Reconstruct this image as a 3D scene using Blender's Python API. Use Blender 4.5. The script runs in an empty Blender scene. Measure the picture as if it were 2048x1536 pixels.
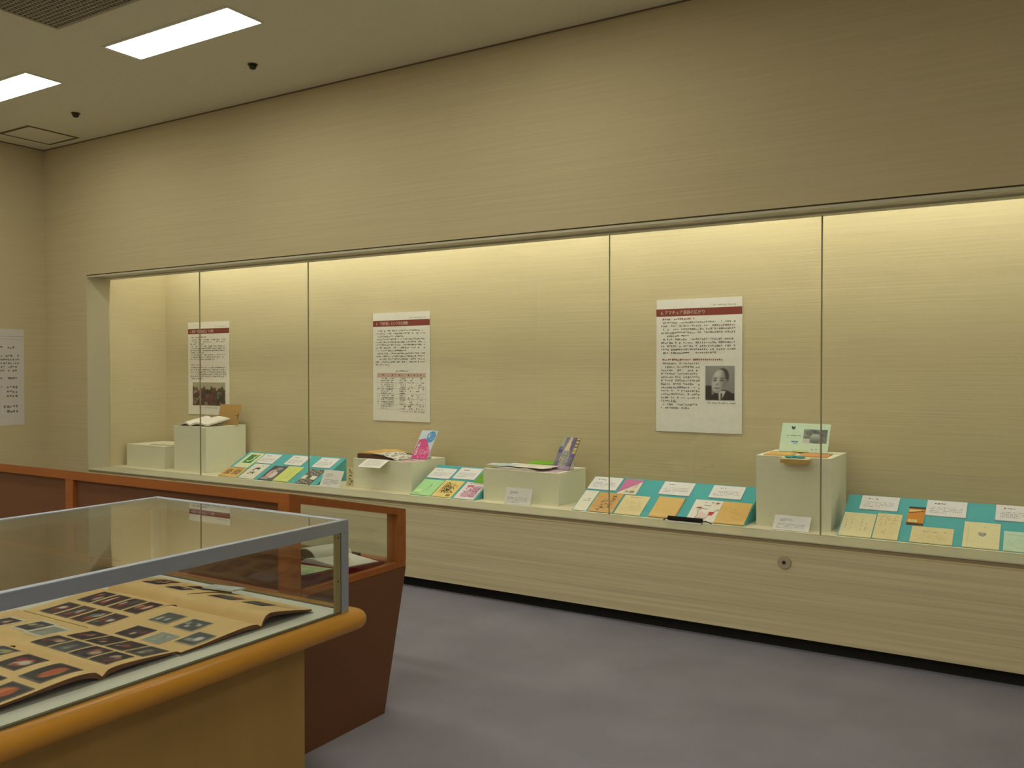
import bpy, bmesh, math, random
from mathutils import Matrix, Vector
S = bpy.context.scene
COL = S.collection
rad = math.radians

def lin(c):
    return tuple((x / 255 / 12.92) if x / 255 <= 0.04045 else ((x / 255 + 0.055) / 1.055) ** 2.4 for x in c)

# ------------------------------------------------------------------ camera
CAM_H = 1.5
yaw, pitch = rad(31.78), rad(-0.94)
fwd = Vector((-math.sin(yaw) * math.cos(pitch), math.cos(yaw) * math.cos(pitch), math.sin(pitch)))
rgt = Vector((math.cos(yaw), math.sin(yaw), 0))
upv = rgt.cross(fwd)
cd = bpy.data.cameras.new('camera')
cam = bpy.data.objects.new('camera', cd)
COL.objects.link(cam)
cd.sensor_width = 36
cd.lens = 1739.0 / 2048 * 36
cd.clip_start = 0.05
M = Matrix.Identity(4)
for i in range(3):
    M[i][0], M[i][1], M[i][2] = rgt[i], upv[i], -fwd[i]
M.translation = Vector((0, 0, CAM_H))
cam.matrix_world = M
S.camera = cam

# ------------------------------------------------------------------ world, exposure
w = bpy.data.worlds.new('world')
S.world = w
w.use_nodes = True
w.node_tree.nodes['Background'].inputs[0].default_value = (0.9, 0.9, 1.0, 1)
w.node_tree.nodes['Background'].inputs[1].default_value = 0.0
S.view_settings.view_transform = 'Standard'
S.view_settings.look = 'None'
S.view_settings.gamma = 1
S.view_settings.exposure = 0.0
S.view_settings.use_curve_mapping = False
LAMP = (1.0, 0.955, 0.80)          # warm white fluorescent
CEILING_LAMP_POWER = 12.5
NICHE_LAMP_POWER = 38.0

# ------------------------------------------------------------------ main dimensions (metres)
D = 4.697          # front wall plane
G = 4.91           # glass plane
NB = 5.52          # back of the niche
H = 3.577          # ceiling
XL = -8.13         # left wall
NX0 = -7.457       # left side of the niche
NX1 = 1.60
XR, YB = 3.2, -4.2
SILL = 0.597
HEAD = 2.345

# ------------------------------------------------------------------ materials
MATS = {}

def nodes_of(m):
    m.use_nodes = True
    nt = m.node_tree
    return nt, nt.nodes['Principled BSDF']

def mat(name, rgb, rough=0.6, metal=0.0, noise=0.0, scale=(8, 8, 8), bump=0.0, bscale=None, spec=0.3, coords='Object'):
    if name in MATS:
        return MATS[name]
    m = bpy.data.materials.new(name)
    nt, b = nodes_of(m)
    c = lin(rgb)
    b.inputs['Base Color'].default_value = (*c, 1)
    b.inputs['Roughness'].default_value = rough
    b.inputs['Metallic'].default_value = metal
    b.inputs['Specular IOR Level'].default_value = spec
    if noise or bump:
        tc = nt.nodes.new('ShaderNodeTexCoord')
        mp = nt.nodes.new('ShaderNodeMapping')
        mp.inputs['Scale'].default_value = scale
        nt.links.new(tc.outputs[coords], mp.inputs[0])
        tx = nt.nodes.new('ShaderNodeTexNoise')
        tx.inputs['Scale'].default_value = 1.0
        tx.inputs['Detail'].default_value = 4.0
        nt.links.new(mp.outputs[0], tx.inputs['Vector'])
        if noise:
            mr = nt.nodes.new('ShaderNodeMapRange')
            mr.inputs['From Min'].default_value = 0.3
            mr.inputs['From Max'].default_value = 0.7
            mr.inputs['To Min'].default_value = 1 - noise
            mr.inputs['To Max'].default_value = 1 + noise
            nt.links.new(tx.outputs['Fac'], mr.inputs['Value'])
            mx = nt.nodes.new('ShaderNodeVectorMath')
            mx.operation = 'SCALE'
            mx.inputs[0].default_value = c
            nt.links.new(mr.outputs[0], mx.inputs['Scale'])
            nt.links.new(mx.outputs[0], b.inputs['Base Color'])
        if bump:
            bp = nt.nodes.new('ShaderNodeBump')
            bp.inputs['Strength'].default_value = bump
            bp.inputs['Distance'].default_value = 0.004
            src = tx
            if bscale:
                mp2 = nt.nodes.new('ShaderNodeMapping')
                mp2.inputs['Scale'].default_value = bscale
                nt.links.new(tc.outputs[coords], mp2.inputs[0])
                src = nt.nodes.new('ShaderNodeTexNoise')
                src.inputs['Scale'].default_value = 1.0
                nt.links.new(mp2.outputs[0], src.inputs['Vector'])
            nt.links.new(src.outputs['Fac'], bp.inputs['Height'])
            nt.links.new(bp.outputs[0], b.inputs['Normal'])
    MATS[name] = m
    return m

def emit(name, rgb, power):
    if name in MATS:
        return MATS[name]
    m = bpy.data.materials.new(name)
    m.use_nodes = True
    nt = m.node_tree
    nt.nodes.clear()
    e = nt.nodes.new('ShaderNodeEmission')
    e.inputs[0].default_value = (*rgb, 1)
    e.inputs[1].default_value = power
    o = nt.nodes.new('ShaderNodeOutputMaterial')
    nt.links.new(e.outputs[0], o.inputs[0])
    MATS[name] = m
    return m

def glass(name, tint=(0.97, 0.985, 0.975), f0=0.04, power=5.0):
    """clear sheet glass: transmits straight through, mirrors by Schlick's law"""
    if name in MATS:
        return MATS[name]
    m = bpy.data.materials.new(name)
    m.use_nodes = True
    nt = m.node_tree
    nt.nodes.clear()
    geo = nt.nodes.new('ShaderNodeNewGeometry')
    dot = nt.nodes.new('ShaderNodeVectorMath'); dot.operation = 'DOT_PRODUCT'
    nt.links.new(geo.outputs['Incoming'], dot.inputs[0])
    nt.links.new(geo.outputs['Normal'], dot.inputs[1])
    def math_(op, a, bv):
        n = nt.nodes.new('ShaderNodeMath'); n.operation = op
        for i, v in enumerate((a, bv)):
            if v is None:
                continue
            if isinstance(v, (int, float)):
                n.inputs[i].default_value = v
            else:
                nt.links.new(v, n.inputs[i])
        return n.outputs[0]
    a = math_('ABSOLUTE', dot.outputs['Value'], None)
    x = math_('SUBTRACT', 1.0, a)
    x5 = math_('POWER', x, power)
    fr = math_('MULTIPLY', x5, 1 - f0)
    fr = math_('ADD', fr, f0)
    tr = nt.nodes.new('ShaderNodeBsdfTransparent'); tr.inputs[0].default_value = (*tint, 1)
    gl = nt.nodes.new('ShaderNodeBsdfGlossy'); gl.inputs['Roughness'].default_value = 0.0
    mx = nt.nodes.new('ShaderNodeMixShader')
    nt.links.new(fr, mx.inputs[0]); nt.links.new(tr.outputs[0], mx.inputs[1]); nt.links.new(gl.outputs[0], mx.inputs[2])
    o = nt.nodes.new('ShaderNodeOutputMaterial')
    nt.links.new(mx.outputs[0], o.inputs[0])
    MATS[name] = m
    return m

def print_mat():
    if 'printed ink' in MATS:
        return MATS['printed ink']
    m = bpy.data.materials.new('printed ink')
    nt, b = nodes_of(m)
    a = nt.nodes.new('ShaderNodeAttribute'); a.attribute_name = 'Col'
    nt.links.new(a.outputs['Color'], b.inputs['Base Color'])
    b.inputs['Roughness'].default_value = 0.4
    b.inputs['Specular IOR Level'].default_value = 0.3
    MATS['printed ink'] = m
    return m

def wallpaper(name, rgb, ribs, axis_scale):
    """woven wallpaper: fine horizontal thread lines with soft tonal streaks"""
    if name in MATS:
        return MATS[name]
    m = bpy.data.materials.new(name)
    nt, b = nodes_of(m)
    b.inputs['Roughness'].default_value = 0.75
    b.inputs['Specular IOR Level'].default_value = 0.2
    tc = nt.nodes.new('ShaderNodeTexCoord')
    def nz(scale, detail):
        mp = nt.nodes.new('ShaderNodeMapping'); mp.inputs['Scale'].default_value = scale
        nt.links.new(tc.outputs['Object'], mp.inputs[0])
        t = nt.nodes.new('ShaderNodeTexNoise'); t.inputs['Scale'].default_value = 1; t.inputs['Detail'].default_value = detail
        nt.links.new(mp.outputs[0], t.inputs['Vector'])
        return t
    fine = nz(axis_scale, 3)
    broad = nz((1.2, 1.2, 9), 2)
    add = nt.nodes.new('ShaderNodeMath'); add.operation = 'MULTIPLY_ADD'
    nt.links.new(fine.outputs['Fac'], add.inputs[0]); add.inputs[1].default_value = ribs; 
    mul = nt.nodes.new('ShaderNodeMath'); mul.operation = 'MULTIPLY_ADD'
    nt.links.new(broad.outputs['Fac'], mul.inputs[0]); mul.inputs[1].default_value = 0.03; mul.inputs[2].default_value = 1 - 0.015 - ribs / 2
    nt.links.new(mul.outputs[0], add.inputs[2])
    sc = nt.nodes.new('ShaderNodeVectorMath'); sc.operation = 'SCALE'
    sc.inputs[0].default_value = lin(rgb)
    nt.links.new(add.outputs[0], sc.inputs['Scale'])
    nt.links.new(sc.outputs[0], b.inputs['Base Color'])
    bp = nt.nodes.new('ShaderNodeBump'); bp.inputs['Strength'].default_value = 0.35; bp.inputs['Distance'].default_value = 0.003
    nt.links.new(fine.outputs['Fac'], bp.inputs['Height']); nt.links.new(bp.outputs[0], b.inputs['Normal'])
    MATS[name] = m
    return m

WALL = wallpaper('wallpaper', (204, 191, 154), 0.20, (1.6, 1.6, 85))
WALLP = wallpaper('panel wallpaper', (217, 206, 168), 0.55, (.7, .7, 60))
CEIL = mat('ceiling board', (228, 226, 200), 0.9, noise=0.03, scale=(60, 60, 60), bump=0.15)
CARPET = mat('carpet', (156, 154, 168), 0.95, noise=0.09, scale=(2.2, 2.2, 2.2), bump=0.7, bscale=(420, 420, 420), spec=0.05)
FRAME = mat('painted frame', (206, 202, 176), 0.45)
SILLM = mat('sill paint', (210, 208, 180), 0.35)
DARK = mat('dark kickboard', (38, 36, 36), 0.7)
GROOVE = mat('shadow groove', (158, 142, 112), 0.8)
GLASS = glass('sheet glass', (0.985, 0.99, 0.98))
GLASSC = glass('case glass', (0.97, 0.985, 0.975))
GLASST = glass('case top glass', (0.95, 0.97, 0.95), 0.08, 3.5)
SEAM = mat('glass seam', (150, 146, 112), 0.4)
PLINTH = mat('plinth paint', (236, 236, 212), 0.7, noise=0.02, scale=(40, 40, 40))
TEAL = mat('teal board cloth', (84, 172, 176), 0.8, noise=0.04, scale=(120, 120, 120))
PAPER = mat('white paper', (228, 226, 222), 0.7)
BRICK = (126, 50, 42)

# ------------------------------------------------------------------ mesh helpers
def obj(name, bm, m, parent=None, smooth=False):
    me = bpy.data.meshes.new(name)
    bmesh.ops.recalc_face_normals(bm, faces=bm.faces)
    bm.to_mesh(me); bm.free()
    if smooth:
        for p in me.polygons:
            p.use_smooth = True
    me.materials.append(m)
    o = bpy.data.objects.new(name, me)
    COL.objects.link(o)
    if parent:
        o.parent = parent
    return o

def tag(o, label, cat, group=None):
    o['label'] = label; o['category'] = cat
    if group:
        o['group'] = group
    return o

def thing(name, label, cat, loc=(0, 0, 0), group=None):
    o = bpy.data.objects.new(name, None)
    o.empty_display_size = 0.05
    COL.objects.link(o)
    o.location = loc
    return tag(o, label, cat, group)

def struct(o):
    o['kind'] = 'structure'
    return o

def box(bm, x0, x1, y0, y1, z0, z1, bevel=0.0, seg=1):
    v = [bm.verts.new(p) for p in ((x0, y0, z0), (x1, y0, z0), (x1, y1, z0), (x0, y1, z0), (x0, y0, z1), (x1, y0, z1), (x1, y1, z1), (x0, y1, z1))]
    fs = [bm.faces.new([v[i] for i in q]) for q in ((3, 2, 1, 0), (4, 5, 6, 7), (0, 1, 5, 4), (1, 2, 6, 5), (2, 3, 7, 6), (3, 0, 4, 7))]
    if bevel:
        es = {e for f in fs for e in f.edges}
        bmesh.ops.bevel(bm, geom=list(es), offset=bevel, segments=seg, profile=0.5, affect='EDGES')
    return bm

def bx(*a, **k):
    return box(bmesh.new(), *a, **k)

def prism(pts, axis, a, b):
    """outline pts (2-D) swept along axis from a to b"""
    bm = bmesh.new()
    def P(u, v, t):
        return {'x': (t, u, v), 'y': (u, t, v), 'z': (u, v, t)}[axis]
    A = [bm.verts.new(P(u, v, a)) for u, v in pts]
    B = [bm.verts.new(P(u, v, b)) for u, v in pts]
    n = len(pts)
    bm.faces.new(A); bm.faces.new(B[::-1])
    for i in range(n):
        bm.faces.new((A[i], B[i], B[(i + 1) % n], A[(i + 1) % n]))
    return bm

def lathe(prof, n=24, c=(0, 0, 0), axis='z'):
    bm = bmesh.new()
    rings = []
    for r, h in prof:
        ring = []
        for i in range(n):
            a = 2 * math.pi * i / n
            u, v = r * math.cos(a), r * math.sin(a)
            p = (u, v, h) if axis == 'z' else (u, h, v)
            ring.append(bm.verts.new((p[0] + c[0], p[1] + c[1], p[2] + c[2])))
        rings.append(ring)
    for a, b in zip(rings, rings[1:]):
        for i in range(n):
            bm.faces.new((a[i], a[(i + 1) % n], b[(i + 1) % n], b[i]))
    bm.faces.new(rings[0]); bm.faces.new(rings[-1][::-1])
    return bm

def tube(pts, r, n=8):
    bm = bmesh.new()
    rings = []
    pts = [Vector(p) for p in pts]
    for i, p in enumerate(pts):
        d = (pts[min(i + 1, len(pts) - 1)] - pts[max(i - 1, 0)]).normalized()
        s = d.cross(Vector((0, 0, 1)))
        s = s.normalized() if s.length > 1e-4 else Vector((1, 0, 0))
        t = s.cross(d)
        rings.append([bm.verts.new(p + (s * math.cos(2 * math.pi * k / n) + t * math.sin(2 * math.pi * k / n)) * r) for k in range(n)])
    for a, b in zip(rings, rings[1:]):
        for k in range(n):
            bm.faces.new((a[k], a[(k + 1) % n], b[(k + 1) % n], b[k]))
    bm.faces.new(rings[0]); bm.faces.new(rings[-1][::-1])
    return bm

# ------------------------------------------------------------------ the room shell
struct(obj('floor', bx(XL - .1, XR, YB, D + 0.2, -0.1, 0), CARPET))
struct(obj('ceiling', bx(XL - .1, XR, YB, D + 0.1, H, H + 0.1), CEIL))
struct(obj('wall_left', bx(XL - 0.1, XL, YB, NB + .1, 0, H), WALL))
struct(obj('wall_right', bx(XR, XR + 0.1, YB, NB + .1, 0, H), WALL))
struct(obj('wall_back', bx(XL - .1, XR + .1, YB - 0.1, YB, 0, H), WALL))
bm = bx(XL, NX0, D, NB + .1, 0.0, H)                               # left of the niche
box(bm, NX0, NX1, D, D + 0.10, HEAD + 0.012, H)                    # over the niche
box(bm, NX1, XR, D, NB + .1, 0.0, H)
struct(obj('wall_front', bm, WALL))
struct(obj('wall_front_panel', bx(NX0, NX1, D, D + 0.02, 0.075, 0.566), WALLP))
struct(obj('baseboard_front', bx(NX0, NX1, D + 0.06, D + 0.08, 0, 0.09), DARK))
struct(obj('wall_niche_back', bx(NX0 - .05, NX1 + .05, NB, NB + .05, 0.5, 3.0), WALL))
struct(obj('wall_niche_left', bx(NX0 - .04, NX0 + .002, G + .008, NB, 0.5, 3.0), WALL))
struct(obj('wall_niche_right', bx(NX1, NX1 + .04, G, NB, 0.5, 3.0), WALL))
struct(obj('ceiling_niche', bx(NX0, NX1, D + .1, NB, 2.95, 3.0), mat('niche ceiling', (225, 222, 208), 0.8)))
struct(obj('floor_niche', bx(NX0, NX1, G + .008, NB, 0.56, SILL), mat('niche floor', (224, 216, 184), 0.6)))
# sill: flat ledge in front of the glass, shadow groove and thin lip under it
struct(obj('trim_1', bx(NX0, NX1, D - 0.004, G + .007, 0.588, SILL, bevel=0.002), SILLM))
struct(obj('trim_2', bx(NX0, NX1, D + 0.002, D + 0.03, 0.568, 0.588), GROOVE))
struct(obj('trim_3', bx(NX0, NX1, D - 0.003, D + 0.004, 0.562, 0.568), mat('panel lip', (216, 206, 160), 0.5)))
# head: soffit board with a front bead
bm = bx(NX0, NX1, D + .012, G - .004, HEAD, HEAD + .012)
box(bm, NX0, NX1, D + .0, D + .012, HEAD - .006, HEAD + .008)
box(bm, NX0, NX1, G - .06, G + .02, HEAD - .010, HEAD + .0)
struct(obj('trim_4', bm, FRAME))
struct(obj('trim_5', bx(NX0 - .004, NX1, D - .001, D + .004, HEAD + .008, HEAD + .016), mat('head shadow strip', (70, 62, 40), 0.8)))  # dark strip standing in for the shadow gap above the bead
# head box behind the soffit that hides the niche lamps from the room
struct(obj('trim_6', bx(NX0, NX1, G - .015, G + .02, HEAD, 2.95), FRAME))
# left reveal
bm = bx(NX0 - .001, NX0 + .003, D + .002, G - .004, SILL, HEAD)
box(bm, NX0 - .004, NX0 + .004, D - .002, D + .003, SILL, HEAD)
struct(obj('trim_7', bm, FRAME))
# shadow line where walls meet the ceiling
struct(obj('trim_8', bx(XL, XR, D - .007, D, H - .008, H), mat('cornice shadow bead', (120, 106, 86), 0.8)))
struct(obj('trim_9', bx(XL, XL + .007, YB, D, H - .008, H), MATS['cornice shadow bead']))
# the glazing of the niche
JX = [NX0 + .003, -6.175, -4.901, -2.33, -1.061, NX1]
for i in range(5):
    x0, x1 = JX[i], JX[i + 1]
    g = struct(obj('window_%d' % (i + 1), bx(x0 + .002, x1 - .002, G - .004, G + .004, SILL, HEAD), GLASS))
    if i < 4:
        wd = .0018 if i < 3 else .0032
        obj('glass_seam', bx(x1 - wd, x1 + wd, G - .0055, G + .0055, SILL, HEAD - .01), SEAM, g)

# ------------------------------------------------------------------ lamps
TRAY = mat('lamp housing', (232, 232, 220), 0.5)
def ceiling_light(x0, x1, y0, y1, label, on=True):
    t = thing('ceiling_light', label, 'ceiling light', ((x0 + x1) / 2, (y0 + y1) / 2, H), 'ceiling lights set in a row')
    a, b = (x1 - x0) / 2, (y1 - y0) / 2
    bm = bmesh.new()
    r = .012
    for q in ((-a - r, a + r, -b - r, -b), (-a - r, a + r, b, b + r), (-a - r, -a, -b, b), (a, a + r, -b, b)):
        box(bm, *q, -.008, -.0005)
    obj('lamp_frame', bm, TRAY, t)
    d = obj('diffuser', bx(-a + .012, a - .001, -b + .001, b - .001, -.006, -.0015), emit('lamp diffuser', LAMP, CEILING_LAMP_POWER) if on else TRAY, t)
    obj('end_cap', bx(-a, -a + .012, -b, b, -.007, -.0015), TRAY, t)
    return t
ceiling_light(-5.188, -4.025, 3.40, 3.655, 'lit ceiling panel lamp between the air grille and the long wall')
ceiling_light(-7.26, -6.10, 3.40, 3.655, 'lit ceiling panel lamp near the access hatch')
for x in (-3.116,):
    ceiling_light(x, x + 1.163, 3.40, 3.655, 'lit ceiling panel lamp over the aisle along the wall niche')
for x in (-7.26, -5.188, -3.116, -1.044, 1.028):
    for y in (1.40, -0.60, -2.60):
        ceiling_light(x, x + 1.163, y, y + .255, 'lit ceiling panel lamp over the room behind the showcases')

TUBE = emit('niche tube', (1.0, 0.995, 0.93), NICHE_LAMP_POWER)
x = NX0 + .10
k = 0
while x + 1.2 < NX1:
    t = thing('fluorescent_tube', 'fluorescent tube lamp hidden above the glass inside the wall niche', 'lamp', (x + .6, 4.975, 2.86), 'tube lamps over the niche')
    obj('tube_glass', tube([(-.58, 0, 0), (.58, 0, 0)], .016, 8), TUBE, t)
    obj('batten', bx(-.6, .6, -.03, .03, .03, .10), TRAY, t)
    for s in (-.59, .59):
        obj('lamp_holder', bx(s - .012, s + .012, -.018, .018, -.02, .03), TRAY, t)
    x += 1.262

# ------------------------------------------------------------------ ceiling fittings
HG = mat('hatch frame', (112, 104, 78), 0.7)
t = thing('access_hatch', 'square ceiling access hatch with a thin dark double frame by the corner', 'hatch', (-7.64, 4.375, H))
bm = bmesh.new()
for r0, r1, z in ((.232, .222, -.004), (.214, .206, -.004)):
    for q in ((-r0, r0, -r0, -r1), (-r0, r0, r1, r0), (-r0, -r1, -r1, r1), (r1, r0, -r1, r1)):
        box(bm, *q, z, -.0002)
obj('hatch_frame', bm, HG, t)
obj('hatch_panel', bx(-.206, .206, -.206, .206, -.003, -.0002), CEIL, t)
SPR = mat('sprinkler metal', (66, 64, 54), 0.45, metal=0.3)
for (x, y), lb in (((-4.631, 4.127), 'small dark round sprinkler head between a ceiling lamp and the long wall'), ((-6.727, 4.152), 'small dark round sprinkler head beside the ceiling hatch')):
    t = thing('sprinkler_head', lb, 'sprinkler', (x, y, H), 'sprinkler heads on the ceiling')
    obj('rosette', lathe([(.034, -.0003), (.034, -.006), (.026, -.010)], 20), SPR, t)
    obj('dome', lathe([(.026, -.010), (.025, -.022), (.018, -.032), (.006, -.037)], 20), SPR, t, True)
# coarse lattice air grille
t = thing('air_grille', 'large dark lattice air grille set in the ceiling beside a lamp', 'air grille', (-4.55, 2.55, H))
GR = mat('grille metal', (176, 168, 144), 0.6)
bm = bmesh.new()
for q in ((-.60, .60, -.52, -.50), (-.60, .60, .50, .52), (-.60, -.58, -.50, .50), (.58, .60, -.50, .50)):
    box(bm, *q, -.010, -.0005)
obj('grille_frame', bm, GR, t)
bm = bmesh.new()
nn = 38
for i in range(1, nn):
    xx = -.58 + 1.16 * i / nn
    box(bm, xx - .004, xx + .004, -.5, .5, -.008, -.002)
for i in range(1, 33):
    yy = -.5 + i / 33
    box(bm, -.58, .58, yy - .004, yy + .004, -.0085, -.0025)
o = obj('lattice', bm, GR, t); o['kind'] = 'stuff'
obj('duct_backing', bx(-.58, .58, -.5, .5, -.0019, -.0005), mat('grille dark', (96, 90, 76), 0.9), t)

# ------------------------------------------------------------------ printed matter helpers
def flat(rgb):
    return mat('ink %d %d %d' % tuple(int(c) for c in rgb), rgb, 0.6)

class Sheet:
    """a sheet, card or booklet lying in a local frame: x right, y up the page, z out of the page"""
    def __init__(self, name, label, cat, M, w, h, t, rgb, group=None, edge=None, sag=0.0):
        self.w, self.h, self.t = w, h, t
        bm = bx(0, w, 0, h, 0, t)
        self.o = tag(obj(name, bm, mat('paper %d %d %d' % rgb, rgb, 0.65, noise=0.03, scale=(30, 30, 30))), label, cat, group)
        self.o.matrix_world = M
        self.z = t
        if edge:
            p = obj('page_block', bx(.001, w - .0005, .0005, h - .0005, .0004, t - .0006), flat(edge), self.o)
    def layer(self):
        self.z += .00025
        return self.z
    def quads(self, name, rects, rgb):
        z = self.layer()
        bm = bmesh.new()
        for x0, x1, y0, y1 in rects:
            bm.faces.new([bm.verts.new(p) for p in ((x0, y0, z), (x1, y0, z), (x1, y1, z), (x0, y1, z))])
        return obj(name, bm, flat(rgb), self.o)
    def rect(self, name, x0, x1, y0, y1, rgb):
        w, h = self.w, self.h
        return self.quads(name, [(x0 * w, x1 * w, y0 * h, y1 * h)], rgb)
    def poly(self, name, pts, rgb):
        z = self.layer()
        bm = bmesh.new()
        bm.faces.new([bm.verts.new((x * self.w, y * self.h, z)) for x, y in pts])
        return obj(name, bm, flat(rgb), self.o)
    def lines(self, name, x0, x1, y1, y0, n, rgb, seed=0, fill=.82, char=1.0, lastfrac=.6, para=()):
        """n lines of small character marks between heights y1 (top) and y0 (bottom)"""
        R = random.Random(seed)
        w, h = self.w, self.h
        pitch = (y1 - y0) * h / n
        ch = pitch * .62 * char
        q = []
        for i in range(n):
            yy = y1 * h - (i + .8) * pitch
            xe = x1 * w if not (i == n - 1 or i + 1 in para) else (x0 + (x1 - x0) * (lastfrac if i == n - 1 else R.uniform(.3, .8))) * w
            x = x0 * w + (ch if i == 0 or i in para else 0)
            while x + ch < xe:
                if R.random() < fill:
                    a = R.uniform(.45, .95); b = R.uniform(.35, .9)
                    dy = R.uniform(0, ch * (1 - b))
                    q.append((x, x + ch * a, yy + dy, yy + dy + ch * b))
                x += ch * 1.02
        if q:
            o = self.quads(name, q, rgb)
            o['kind'] = 'stuff'
            return o
    def strokes(self, name, polys, width, rgb):
        z = self.layer()
        bm = bmesh.new()
        for pl in polys:
            pts = [Vector((x * self.w, y * self.h, 0)) for x, y in pl]
            for a, b in zip(pts, pts[1:]):
                d = b - a
                if d.length < 1e-6:
                    continue
                n = Vector((-d.y, d.x, 0)).normalized() * width / 2
                e = d.normalized() * width * .3
                bm.faces.new([bm.verts.new((p.x, p.y, z)) for p in (a - n - e, b - n + e, b + n + e, a + n - e)])
        o = obj(name, bm, flat(rgb), self.o)
        o['kind'] = 'stuff'
        return o
    def scribble(self, name, x0, x1, y0, y1, n, width, rgb, seed, vertical=False):
        R = random.Random(seed)
        out = []
        for i in range(n):
            x, y = R.uniform(x0, x1), R.uniform(y0, y1)
            pl = [(x, y)]
            for j in range(R.randint(2, 4)):
                x = min(x1, max(x0, x + R.uniform(-.25, .25) * (x1 - x0))); y = min(y1, max(y0, y + R.uniform(-.2, .2) * (y1 - y0)))
                pl.append((x, y))
            out.append(pl)
        return self.strokes(name, out, width, rgb)
    def text(self, name, body, x, y, size, rgb, sx=1.0):
        z = self.layer()
        c = bpy.data.curves.new('tmp', 'FONT'); c.body = body; c.size = size; c.resolution_u = 2
        to = bpy.data.objects.new('tmp', c); COL.objects.link(to)
        dg = bpy.context.evaluated_depsgraph_get()
        me = bpy.data.meshes.new_from_object(to.evaluated_get(dg))
        me.transform(Matrix.Translation((x * self.w, y * self.h, z)) @ Matrix.Diagonal((sx, 1, 1, 1)))
        bpy.data.objects.remove(to); bpy.data.curves.remove(c)
        me.name = name
        me.materials.clear(); me.materials.append(flat(rgb))
        o = bpy.data.objects.new(name, me); COL.objects.link(o); o.parent = self.o
        o['kind'] = 'stuff'
        return o
    def picture(self, name, x0, x1, y0, y1, nx, ny, fn):
        z = self.layer()
        me = picture_mesh(name, nx, ny, fn, lambda u, v: ((x0 + (x1 - x0) * u) * self.w, (y0 + (y1 - y0) * v) * self.h, z))
        o = bpy.data.objects.new(name, me); COL.objects.link(o); o.parent = self.o
        return o

def picture_mesh(name, nx, ny, fn, pos):
    vs = [pos(i / nx, j / ny) for j in range(ny + 1) for i in range(nx + 1)]
    fs = [(j * (nx + 1) + i, j * (nx + 1) + i + 1, (j + 1) * (nx + 1) + i + 1, (j + 1) * (nx + 1) + i) for j in range(ny) for i in range(nx)]
    me = bpy.data.meshes.new(name)
    me.from_pydata(vs, [], fs)
    at = me.color_attributes.new('Col', 'FLOAT_COLOR', 'POINT')
    k = 0
    for j in range(ny + 1):
        for i in range(nx + 1):
            at.data[k].color = (*lin([max(0, min(255, c)) for c in fn(i / nx, j / ny)]), 1)
            k += 1
    me.materials.append(print_mat())
    return me

def blob(u, v, cx, cy, rx, ry):
    return max(0.0, 1 - ((u - cx) / rx) ** 2 - ((v - cy) / ry) ** 2)

def mix(a, b, t):
    t = max(0, min(1, t))
    return tuple(x + (y - x) * t for x, y in zip(a, b))

def frame(origin, yaw_deg=0, lean_deg=None, slope_deg=None):
    """page frame; lean: standing page tipped back; slope: page on a surface rising towards the wall"""
    y = rad(yaw_deg)
    r = Vector((math.cos(y), math.sin(y), 0)); b = Vector((-math.sin(y), math.cos(y), 0)); z = Vector((0, 0, 1))
    if lean_deg is not None:
        u = z * math.cos(rad(lean_deg)) + b * math.sin(rad(lean_deg))
    else:
        s = rad(slope_deg or 0)
        u = b * math.cos(s) + z * math.sin(s)
    n = r.cross(u)
    m = Matrix.Identity(4)
    for i in range(3):
        m[i][0], m[i][1], m[i][2] = r[i], u[i], n[i]
    m.translation = Vector(origin)
    return m

def prop_up(p, lean, d, x0, x1, top):
    """folded card strut behind a leaning sheet, its foot level with the foot of the sheet"""
    obj('support', prism([(0.002, -.0004), (top, -.0004), (d * math.tan(rad(lean)) + .0005, -d)], 'x', x0, x1), PAPER, p.o)

# ------------------------------------------------------------------ posters
PW, PH = 0.586, 0.884
INK = (136, 132, 126)
def poster(label, M, title, seed):
    p = Sheet('poster', label, 'poster', M, PW, PH, .003, (238, 236, 228), 'white text posters')
    return p
def band(p, title):
    p.rect('title_band', 0, 1, .872, .928, BRICK)
    p.text('title_lettering', title, .055, .887, .030, (222, 206, 196), sx=.86)
    p.lines('header_line', .66, .94, .955, .938, 1, (170, 168, 160), 5, lastfrac=1)

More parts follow.
